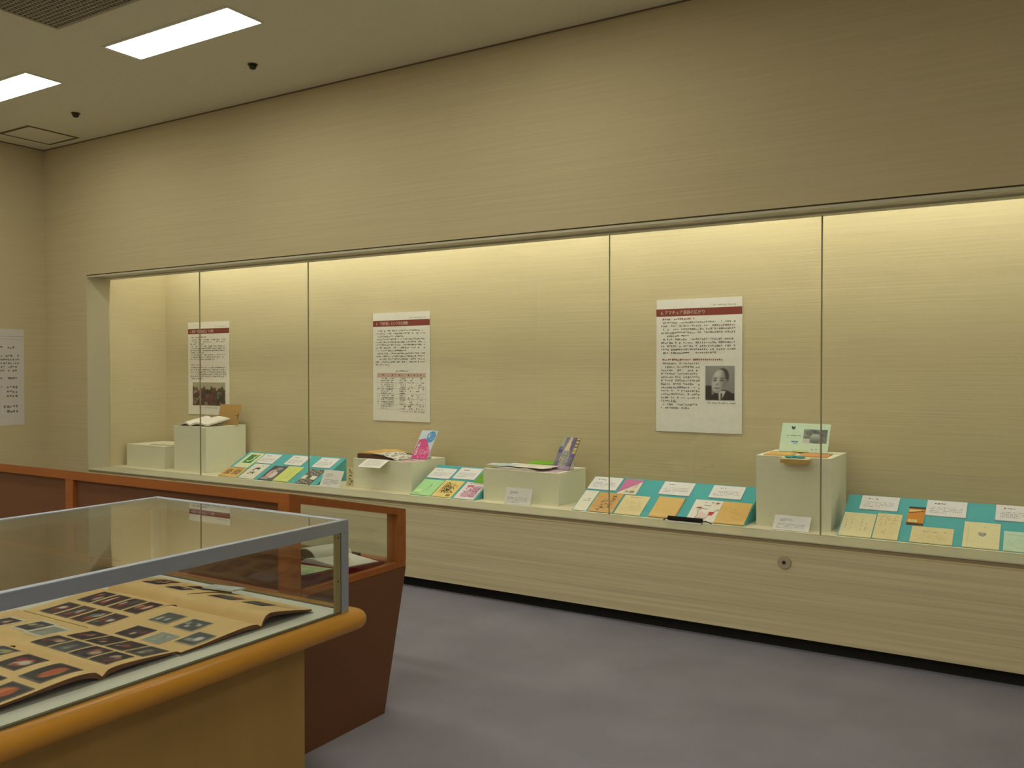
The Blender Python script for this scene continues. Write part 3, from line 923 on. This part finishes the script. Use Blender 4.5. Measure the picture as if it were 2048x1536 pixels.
# plinth 5
for x, yw, ww, lb, c in ((-1.415, 2.6, .158, 'plain ochre booklet lying flat on the tall plinth under the pamphlet', (216, 174, 98)), (-1.222, 3, .160, 'reddish tan booklet lying flat on the tall plinth under the pamphlet', (208, 150, 92))):
    Sheet('booklet', lb, 'booklet', frame((x, 5.055, 1.0055), yw), ww, .215, .005, c, 'flat booklets on the tall plinth')
def bwphoto(u, v):
    c = mix((150, 156, 150), (90, 96, 92), .5 + .5 * math.sin(u * 12 + v * 7) * math.cos(v * 10))
    if blob(u, v, .50, .35, .22, .36) > 0: c = mix((176, 180, 172), (70, 76, 74), max(0, .6 - v * 1.1) * 1.5)
    if blob(u, v, .52, .80, .14, .12) > 0: c = (88, 92, 88)
    if .1 < u < .35 and .6 < v < .9: c = (104, 110, 100)
    if u < .3 and v < .35: c = (196, 200, 188)
    if u > .75 and math.sin(u * 40) * math.sin(v * 30) > .1: c = (84, 90, 84)
    return c
p = Sheet('pamphlet', 'pale green landscape pamphlet with a grey photo standing on the tall plinth', 'pamphlet', frame((-1.380, 5.262, 1.0115), -2, 26), .282, .184, .004, (206, 230, 204))
p.picture('printed_photo', .47, .955, .32, .80, 30, 20, bwphoto)
p.poly('star_emblem', [(.22, .90), (.245, .86), (.275, .90), (.29, .87), (.275, .82), (.28, .78), (.255, .79), (.245, .76), (.235, .79), (.21, .79), (.215, .82), (.195, .88)], (70, 80, 76))
p.lines('title_marks', .10, .44, .60, .53, 1, (104, 116, 106), 180, lastfrac=1, fill=1)
p.lines('small_text', .10, .38, .51, .465, 1, (176, 196, 172), 181, lastfrac=1)
p.rect('blue_bar', .235, .375, .335, .375, (70, 130, 180))
p.lines('small_text', .26, .36, .32, .26, 1, (130, 124, 140), 182, lastfrac=1, fill=1)
p.lines('small_text', .62, .88, .14, .075, 1, (110, 124, 112), 183, lastfrac=1, fill=.6)
p.rect('yellow_strip', .28, .62, .0, .05, (206, 206, 120))
prop_up(p, 26, .07, .08, .18, .13)
# ribboned box on the front of plinth 5
t = thing('ribboned_box', 'small cream box with a teal ribbon fixed to the front of the tall plinth', 'box', (-1.222, 5.0, .974))
obj('box_body', bx(-.075, .075, -.030, .0398, 0, .020, bevel=.002), mat('box tan', (208, 168, 96), .7), t)
obj('box_lid', bx(-.078, .078, -.033, .0398, .020, .027, bevel=.002), mat('box cream', (226, 220, 176), .7), t)
RB = mat('teal ribbon', (40, 156, 160), .5)
bm = lathe([(.004, -.058), (.016, -.046), (.020, -.026), (.013, -.010), (.006, 0), (.013, .010), (.020, .026), (.016, .046), (.004, .058)], 14)
bmesh.ops.transform(bm, matrix=Matrix.Translation((0, .002, .033)) @ Matrix.Diagonal((1, 1, .42, 1)) @ Matrix.Rotation(rad(90), 4, 'Y'), verts=bm.verts)
rb = obj('ribbon_bow', bm, RB, t, True)
obj('ribbon_knot', bx(-.012, .012, -.012, .016, .030, .042, bevel=.003), RB, t)
obj('paper_tag', bx(-.018, .018, -.032, -.020, .0272, .030), PAPER, t)

# padded bar lying on the ledge by the glass
t = thing('padded_bar', 'black padded bar on a white strip lying on the ledge outside the glass', 'bar', (-1.822, 4.868, SILL))
obj('white_strip', bx(-.103, .103, -.016, .016, .0005, .010, bevel=.002), PAPER, t)
bm = tube([(-.105, 0, 0), (-.10, 0, 0), (.10, 0, 0), (.105, 0, 0)], .013, 12)
bmesh.ops.translate(bm, vec=(0, .006, .0235), verts=bm.verts)
obj('black_pad', bm, mat('black foam', (30, 24, 22), .8), t, True)
CORD = mat('dark cord', (58, 60, 44), .7)
obj('cord', tube([(-.10, .004, .018), (-.118, .006, .020), (-.128, .010, .012), (-.138, .012, .006)], .003), CORD, t)
obj('cord', tube([(.10, .004, .020), (.125, .006, .022), (.145, .010, .016), (.158, .014, .008)], .003), CORD, t)
# round lock plate on the panel
t = thing('lock_plate', 'small round lock plate with a keyhole on the panel below the ledge', 'lock', (-1.200, D, .473))
LK = mat('lock metal', (188, 174, 146), .4)
obj('rose', lathe([(.036, .0), (.036, -.006), (.033, -.009)], 28, axis='y'), LK, t)
obj('cylinder', lathe([(.010, -.0091), (.010, -.013), (.007, -.014)], 16, axis='y'), mat('lock dark', (84, 80, 72), .4, metal=.5), t)
obj('keyhole', bx(-.002, .002, -.0150, -.0141, -.006, .006), flat((40, 36, 32)), t)

# ------------------------------------------------------------------ sloping wooden desk showcase
ORW = mat('orange wood', (168, 98, 44), .42, noise=.10, scale=(3, 30, 30), spec=.4)
BRW = mat('brown laminate', (120, 80, 54), .55, noise=.06, scale=(90, 90, 90), spec=.3)
DX0, DX1 = -5.37, -2.46
DN, DF = 2.36, 3.064          # near (high) and far (low) faces
ZR0, ZR1 = .616, .645         # lower rail
ZN, ZF = 1.0275, .874          # top height near / far
t = thing('desk_showcase', 'brown wooden desk showcase with orange frame and sloping glass top', 'showcase', ((DX0 + DX1) / 2, (DN + DF) / 2, 0))
OX, OY = (DX0 + DX1) / 2, (DN + DF) / 2
def part(name, bm, m, parent=None, smooth=False):
    bmesh.ops.translate(bm, vec=(-OX, -OY, 0), verts=bm.verts)
    return obj(name, bm, m, parent or t, smooth)
part('base', prism([(DN + .02, 0), (2.914, 0), (DF, ZR0), (DN, ZR0)], 'x', DX0, DX1), BRW)
for nm, q in (('lower_rail', (DX0, DX1, DN, DN + .06)), ('lower_rail', (DX0, DX1, DF - .06, DF)), ('lower_rail', (DX1 - .030, DX1, DN + .06, DF - .06)), ('lower_rail', (DX0, DX0 + .06, DN + .06, DF - .06))):
    part(nm, bx(*q, ZR0, ZR1, bevel=.002), ORW)
part('deck', bx(DX0 + .06, DX1 - .0305, DN + .0605, DF - .0605, ZR0, ZR0 + .006), mat('desk lining', (120, 70, 52), .8))
def slope_z(y):
    return ZN + (ZF - ZN) * (y - DN) / (DF - DN)
PX = [DX0, -3.935, DX1 - .06]
for i, xx in enumerate((DX0, -3.93, DX1 - .06)):
    part('post', bx(xx, xx + .06, DN, DN + .06, ZR1, ZN - .0405) if i == 1 else prism([(DN, ZR1), (DN + .06, ZR1), (DN + .06, slope_z(DN + .06)), (DN, ZN)], 'x', xx, xx + .06), ORW)
    if i != 1:
        part('post', prism([(DF - .06, ZR1), (DF, ZR1), (DF, ZF), (DF - .06, slope_z(DF - .06))], 'x', xx, xx + .06), ORW)
part('top_rail', prism([(DN, ZN - .040), (DN + .06, ZN - .040), (DN + .06, slope_z(DN + .06)), (DN, ZN)], 'x', DX0 + .0605, DX1 - .0605), ORW)
part('top_rail', prism([(DF - .06, slope_z(DF - .06) - .032), (DF, ZF - .032), (DF, ZF), (DF - .06, slope_z(DF - .06))], 'x', DX0 + .0605, DX1 - .0605), ORW)
for xx in (DX0, DX1 - .06):
    part('end_rail', prism([(DN + .06, slope_z(DN + .06) - .030), (DF - .06, slope_z(DF - .06) - .030), (DF - .06, slope_z(DF - .06)), (DN + .06, slope_z(DN + .06))], 'x', xx, xx + .06), ORW)
for a, b in ((DX0 + .06, -3.93), (-3.87, DX1 - .06)):
    part('back_panel', bx(a, b, DN + .018, DN + .030, ZR1, ZN - .04), BRW)
part('top_pane', prism([(DN + .055, slope_z(DN + .055) + .0), (DF - .055, slope_z(DF - .055)), (DF - .055, slope_z(DF - .055) - .006), (DN + .055, slope_z(DN + .055) - .006)], 'x', DX0 + .06, DX1 - .06), GLASSC)
part('end_pane', prism([(DN + .06, ZR1), (DF - .06, ZR1), (DF - .06, slope_z(DF - .06) - .03), (DN + .06, slope_z(DN + .06) - .03)], 'x', DX1 - .020, DX1 - .014), GLASSC)
part('front_pane', bx(DX0 + .06, DX1 - .06, DF - .034, DF - .028, ZR1, ZF - .045), GLASSC)

# contents of the desk
def matz(y):
    return .688 + (.652 - .688) * (y - 2.44) / (2.98 - 2.44)
tag(obj('cloth_mat', prism([(2.44, ZR0 + .0065), (2.955, ZR0 + .0065), (2.955, .654), (2.44, .688)], 'x', -3.80, -2.4925), mat('crimson cloth', (120, 34, 44), .85, noise=.05, scale=(150, 150, 150))),
    'crimson cloth covered mat sloping inside the desk showcase', 'mat')
mslope = math.degrees(math.atan2(.652 - .688, 2.98 - 2.44))
p = Sheet('loose_sheet', 'pale green lettered sheet on the crimson mat in the desk showcase', 'sheet', frame((-2.800, 2.452, matz(2.452) + .0008), 4, slope_deg=mslope), .298, .185, .0012, (204, 220, 166))
p.lines('faint_text', .3, .92, .8, .2, 4, (160, 178, 128), 190, fill=.4)
p.strokes('ruled_line', [[(.05, .86), (.95, .82)], [(.6, .5), (.95, .46)]], .0018, (130, 140, 100))
# open book with a rolling page
t2 = thing('open_book', 'open white book with a rolled page on the crimson mat', 'book', (0, 0, 0), 'open books')
t2.matrix_world = frame((-2.738, 2.690, matz(2.690) + .0012), 0, slope_deg=mslope)
WH = mat('paper 232 228 216', (232, 228, 216), .65)
obj('flat_page', prism([(0.0, .004), (.03, .018), (.07, .021), (.14, .012), (.235, .003), (.235, .0), (0.0, .0)], 'y', .0, .235), WH, t2)
bm = bmesh.new()
n = 16
prof = [(-.02 + .0 - .085 * math.sin(a * .0) + (-.075) + .075 * math.cos(a), .002 + .055 * math.sin(a)) for a in [math.pi * k / n for k in range(n + 1)]]
prof = [(x + .095, z) for x, z in prof]
inner = [(x * .93 + .001, max(.002, z - .003)) for x, z in prof[::-1]]
o = obj('rolled_page', prism(prof + inner, 'y', .02, .245), WH, t2)
obj('page_shadow_core', prism([(x * .90, z * .90 + .0005) for x, z in prof], 'y', .045, .235), mat('page hollow shade', (104, 76, 56), .8), t2)  # brown filler whose colour stands in for shade inside the roll
obj('printed_photo', bx(.115, .165, .09, .135, .0165, .0169), flat((120, 122, 110)), t2)
p = Sheet('booklet', 'cream booklet lying beyond the rolled page in the desk showcase', 'booklet', frame((-3.17, 2.745, matz(2.745) + .002), -4, slope_deg=mslope), .26, .19, .010, (222, 204, 150))
p = Sheet('booklet', 'dark brown album lying at the far edge of the desk showcase', 'album', frame((-2.93, 2.960, .6225), 0), .26, .038, .042, (74, 50, 36))

# ------------------------------------------------------------------ metal framed table showcase
MX0, MX1 = -3.00, -1.994
MY0, MY1 = 0.36, 2.180
MZ0, MZ1 = .690, 1.000
METAL = mat('brushed metal', (192, 204, 226), .42, metal=.95, noise=.05, scale=(300, 6, 300))  # bluish tint stands in for a cool reflection on the rails
BEADM = mat('glazing bead', (150, 140, 100), .5)
MAPLE = mat('maple panel', (172, 140, 82), .6, noise=.08, scale=(6, 6, 1.2))
RIMW = mat('rim wood', (200, 142, 52), .27, noise=.09, scale=(18, 2.5, 18), spec=.45)
OX, OY = (MX0 + MX1) / 2, (MY0 + MY1) / 2
t = thing('table_showcase', 'metal framed glass table showcase with rounded wooden rim and pale wood base', 'showcase', (OX, OY, 0))
part('base', bx(MX0 + .06, MX1 - .066, MY0 + .06, MY1 - .14, 0, .628), MAPLE)
def rim_outline(x0, x1, y0, y1, r, n=6):
    pts = []
    for cx, cy, a0 in ((x1 - r, y0 + r, -90), (x1 - r, y1 - r, 0), (x0 + r, y1 - r, 90), (x0 + r, y0 + r, 180)):
        for k in range(n + 1):
            a = rad(a0 + 90 * k / n)
            pts.append((cx + r * math.cos(a), cy + r * math.sin(a)))
    return pts
bm = bmesh.new()
rings = []
for k in range(13):
    a = rad(-90 + 180 * k / 12)
    ins = .034 * (1 - math.cos(a))
    rings.append([bm.verts.new((x, y, .658 + .032 * math.sin(a))) for x, y in rim_outline(MX0 - .045 + ins, MX1 + .045 - ins, MY0 - .045 + ins, MY1 + .075 - ins, .060 - ins * .9)])
for A, B in zip(rings, rings[1:]):
    m_ = len(A)
    for i in range(m_):
        bm.faces.new((A[i], A[(i + 1) % m_], B[(i + 1) % m_], B[i]))
bm.faces.new(rings[0][::-1]); bm.faces.new(rings[-1])
part('wooden_rim', bm, RIMW, None, True)
part('deck', bx(MX0 + .012, MX1 - .012, MY0 + .012, MY1 - .012, MZ0, MZ0 + .004), mat('deck cloth', (214, 213, 200), .75))
bm = bmesh.new()
for q in ((MX1 - .012, MX1 - .001, MY0, MY1), (MX0 + .001, MX0 + .012, MY0, MY1), (MX0 + .012, MX1 - .012, MY0 + .001, MY0 + .012), (MX0 + .012, MX1 - .012, MY1 - .012, MY1 - .001)):
    box(bm, *q, MZ0, MZ0 + .006)
part('glass_channel', bm, mat('channel grey', (108, 104, 84), .5))
for sx in (0, 1):
    for sy in (0, 1):
        x0 = MX0 if sx == 0 else MX1 - .020
        y0 = MY0 if sy == 0 else MY1 - .034
        part('corner_post', bx(x0, x0 + .020, y0, y0 + .034, MZ0, MZ1 - .042, bevel=.001), METAL)
yb0 = MY1 - .0345 - .026
bd = part('glazing_bead', bx(MX1 - .012, MX1 - .003, yb0, yb0 + .024, MZ0 + .007, MZ1 - .0425), BEADM)
for zz in (.945, .80):
    bm = lathe([(.003, 0.0), (.003, .0012), (.0015, .0018)], 10, axis='y')
    bmesh.ops.transform(bm, matrix=Matrix.Translation((MX1 - .003 - OX + OX, yb0 + .012, zz)) @ Matrix.Rotation(rad(-90), 4, 'Z'), verts=bm.verts)
    part('screw', bm, mat('screw dark', (70, 64, 50), .5), bd)
for q in ((MX0, MX0 + .022, MY0, MY1), (MX1 - .022, MX1, MY0, MY1)):
    part('top_rail', bx(*q, MZ1 - .042, MZ1, bevel=.0025, seg=2), METAL)
for q in ((MX0 + .0225, MX1 - .0225, MY0, MY0 + .022), (MX0 + .0225, MX1 - .0225, MY1 - .022, MY1)):
    part('top_rail', bx(*q, MZ1 - .042, MZ1, bevel=.0025, seg=2), METAL)
part('top_pane', bx(MX0 + .0225, MX1 - .0225, MY0 + .0225, MY1 - .0225, MZ1 - .008, MZ1 - .002), GLASST)
part('side_pane', bx(MX1 - .010, MX1 - .005, MY0 + .035, MY1 - .062, MZ0 + .006, MZ1 - .042), GLASSC)
part('side_pane', bx(MX0 + .005, MX0 + .010, MY0 + .035, MY1 - .035, MZ0 + .006, MZ1 - .042), GLASSC)
part('end_pane', bx(MX0 + .021, MX1 - .021, MY1 - .010, MY1 - .005, MZ0 + .006, MZ1 - .042), GLASSC)
part('end_pane', bx(MX0 + .021, MX1 - .021, MY0 + .005, MY0 + .010, MZ0 + .006, MZ1 - .042), GLASSC)

# ------------------------------------------------------------------ photo albums
DECK = MZ0 + .004
PAGE = mat('album page', (226, 192, 136), .75, noise=.05, scale=(12, 12, 12))
EDGE = mat('album page edge', (112, 70, 40), .8, noise=.2, scale=(4, 4, 500))
COVER = mat('album cover', (150, 150, 134), .7)
def interp(pts, s):
    """smooth curve through (s, height) points"""
    n = len(pts)
    for k in range(n - 1):
        (a, za), (b, zb) = pts[k], pts[k + 1]
        if s <= b:
            t = max(0.0, (s - a) / (b - a))
            def slope(i):
                p0, p1 = pts[max(0, i - 1)], pts[min(n - 1, i + 1)]
                return (p1[1] - p0[1]) / (p1[0] - p0[0])
            m0, m1 = slope(k) * (b - a), slope(k + 1) * (b - a)
            return (2 * t ** 3 - 3 * t ** 2 + 1) * za + (t ** 3 - 2 * t ** 2 + t) * m0 + (-2 * t ** 3 + 3 * t ** 2) * zb + (t ** 3 - t ** 2) * m1
    return pts[-1][1]

def photo_paint(kind, seed):
    R = random.Random(seed)
    bl = [(R.uniform(.2, .8), R.uniform(.25, .7), R.uniform(.06, .2), R.uniform(.08, .22)) for _ in range(5)]
    pal = {'stage': [(150, 92, 70), (120, 50, 46), (186, 160, 140), (90, 40, 40), (70, 66, 84)],
           'red': [(190, 70, 50), (214, 160, 130), (160, 40, 36), (120, 50, 40), (210, 190, 170)],
           'fire': [(200, 104, 34), (236, 176, 84), (170, 64, 26), (226, 150, 60), (190, 90, 36)],
           'mixed': [(170, 70, 60), (90, 130, 120), (200, 190, 180), (60, 80, 90), (150, 60, 50)],
           'bw': [(190, 192, 186), (150, 152, 148), (120, 122, 118), (210, 210, 204), (80, 82, 80)],
           'pale': [(176, 182, 172), (150, 156, 148), (196, 200, 190), (130, 134, 126), (160, 166, 156)],
           'grey': [(120, 116, 106), (150, 146, 130), (90, 84, 80), (170, 160, 110), (110, 110, 120)]}[kind]
    bg = {'stage': (40, 32, 36), 'red': (44, 30, 32), 'fire': (40, 32, 36), 'mixed': (66, 44, 44), 'bw': (84, 88, 84), 'pale': (150, 156, 146), 'grey': (66, 66, 70)}[kind]
    bor = (214, 206, 180)
    def fn(u, v):
        if u < .03 or u > .97 or v < .03 or v > .97:
            return bor if kind in ('bw', 'pale') else mix(bor, bg, .55)
        c = bg
        for (cx, cy, rx, ry), col in zip(bl, pal):
            if kind == 'fire':
                cx, rx, cy, ry = .2 + .6 * cx, .16, .50 + .1 * (cx - .5), .30
            c = mix(c, col, blob(u, v, cx, cy, rx * 1.15, ry * 1.15) * 2.2)
        return c
    return fn

def album(label, x0, x1, gy, yn, yf, near, far, photos, tilt=0.0, lift=0.0):
    """open album: spine runs along X at gy; near page runs to yn, far page to yf; profiles are (s, height) from the gutter"""
    t = thing('photo_album', label, 'photo album', ((x0 + x1) / 2, gy, DECK + lift), 'open photo albums in the table showcase')
    ox, oy, oz = (x0 + x1) / 2, gy, 0
    a = (x1 - x0) / 2
    def surf(y):
        d = y - gy
        return interp(far, d) if d >= 0 else interp(near, -d)
    for sgn, prof, ye in ((-1, near, yn), (1, far, yf)):
        L = abs(ye - gy)
        n = 34
        top = [(sgn * L * (i / n) ** 1.3, interp(prof, L * (i / n) ** 1.3)) for i in range(n + 1)]
        bot = [(y, max(.0032, z - (.016 - .010 * abs(y) / L))) for y, z in top]
        # page surface
        bm = prism(top + [(y, z - .0012) for y, z in top[::-1]], 'x', -a, a)
        obj('page', bm, PAGE, t, False)
        bm = prism([(y * .995, z - .0013) for y, z in top] + [(y * .995, min(b, z - .0025)) for (y, z), (_, b) in zip(top[::-1], bot[::-1])], 'x', -a + .002, a - .002)
        obj('page_block', bm, EDGE, t, False)
    obj('cover', bx(-a - .003, a + .003, yn - gy - .002, yf - gy + .002, 0, .003), COVER, t)
    for i, (cx, cy, w_, h_, kind, border) in enumerate(photos):
        def pos(u, v, cx=cx, cy=cy, w_=w_, h_=h_, dz=.0012):
            x, y = cx + (u - .5) * w_, cy + (v - .5) * h_
            return (x - ox, y - oy, surf(y) + dz)
        if border:
            me = picture_mesh('photo_mount', 2, 8, lambda u, v: (220, 216, 196), lambda u, v: pos(.5 + (u - .5) * 1.22, .5 + (v - .5) * 1.25, dz=.0007))
            o = bpy.data.objects.new('photo_mount', me); COL.objects.link(o); o.parent = t
        me = picture_mesh('photo', 14, 14, photo_paint(kind, 17 + i * 7 + int(cx * 100)), pos)
        o = bpy.data.objects.new('photo', me); COL.objects.link(o); o.parent = t
    return t
HUMP = [(0, .010), (.008, .026), (.020, .039), (.040, .044), (.08, .039), (.13, .030), (.19, .018), (.24, .009)]
LOW = [(0, .010), (.015, .020), (.05, .024), (.12, .021), (.22, .014), (.32, .010)]
XF = [-2.432, -2.339, -2.246, -2.153]
album('open photo album of four black and white portraits at the far corner', -2.482, -2.075, 1.872, 1.578, 2.092, LOW, HUMP,
      [(-2.365, 1.752, .095, .082, 'bw', 0), (-2.235, 1.745, .095, .085, 'bw', 0), (-2.230, 1.627, .085, .078, 'pale', 0), (-2.128, 1.672, .085, .092, 'bw', 0), (-2.345, 1.625, .095, .082, 'stage', 0),
       (-2.222, 1.995, .10, .06, 'grey', 0), (-2.375, 1.990, .12, .06, 'mixed', 0)])
XB = [-2.790, -2.704, -2.618, -2.532]
album('open photo album with rows of red stage photos beside the glass end', -2.885, -2.486, 1.885, 1.582, 2.110, LOW, HUMP,
      [(x, 1.655, .072, .105, k, 0) for x, k in zip(XB, ('red', 'mixed', 'mixed', 'mixed'))] + [(x, 1.785, .072, .105, k, 0) for x, k in zip(XB, ('stage', 'red', 'mixed', 'red'))] +
      [(-2.745, 1.985, .09, .055, 'stage', 0), (-2.775, 2.055, .09, .055, 'red', 0), (-2.585, 2.055, .09, .055, 'stage', 0), (-2.60, 1.975, .09, .055, 'stage', 0)])
album('open photo album with eight dark stage photos and fire scenes', -2.502, -2.082, 1.345, 1.062, 1.574, [(0, .012), (.02, .028), (.08, .034), (.20, .026), (.30, .020)], [(0, .012), (.02, .026), (.10, .026), (.24, .014)],
      [(x, 1.418, .082, .084, k, 0) for x, k in zip(XF, ('stage', 'grey', 'stage', 'stage'))] + [(x + .018, 1.514, .082, .084, k, 0) for x, k in zip(XF, ('stage', 'stage', 'stage', 'grey'))] +
      [(-2.448, 1.270, .085, .088, 'grey', 0), (-2.308, 1.262, .10, .095, 'red', 0), (-2.165, 1.258, .10, .115, 'fire', 0), (-2.275, 1.140, .095, .085, 'stage', 0), (-2.145, 1.128, .10, .10, 'fire', 0)])
album('open photo album with white mounted snapshots beside the dark stage album', -2.905, -2.508, 1.365, 1.09, 1.576, LOW, [(0, .012), (.02, .020), (.10, .018), (.24, .010)],
      [(-2.655, 1.492, .075, .085, 'grey', 1), (-2.565, 1.482, .075, .085, 'pale', 1), (-2.775, 1.460, .075, .085, 'mixed', 1), (-2.70, 1.27, .09, .08, 'red', 0), (-2.58, 1.27, .09, .08, 'stage', 0)])
p = Sheet('caption_card', 'pale bluish caption card lying across the albums in the table showcase', 'caption card', frame((-2.555, 2.035, DECK + .030), 10, slope_deg=-6), .135, .065, .006, (206, 214, 214), 'white caption cards')
p.lines('caption_text', .1, .9, .9, .2, 3, (176, 184, 184), 200)
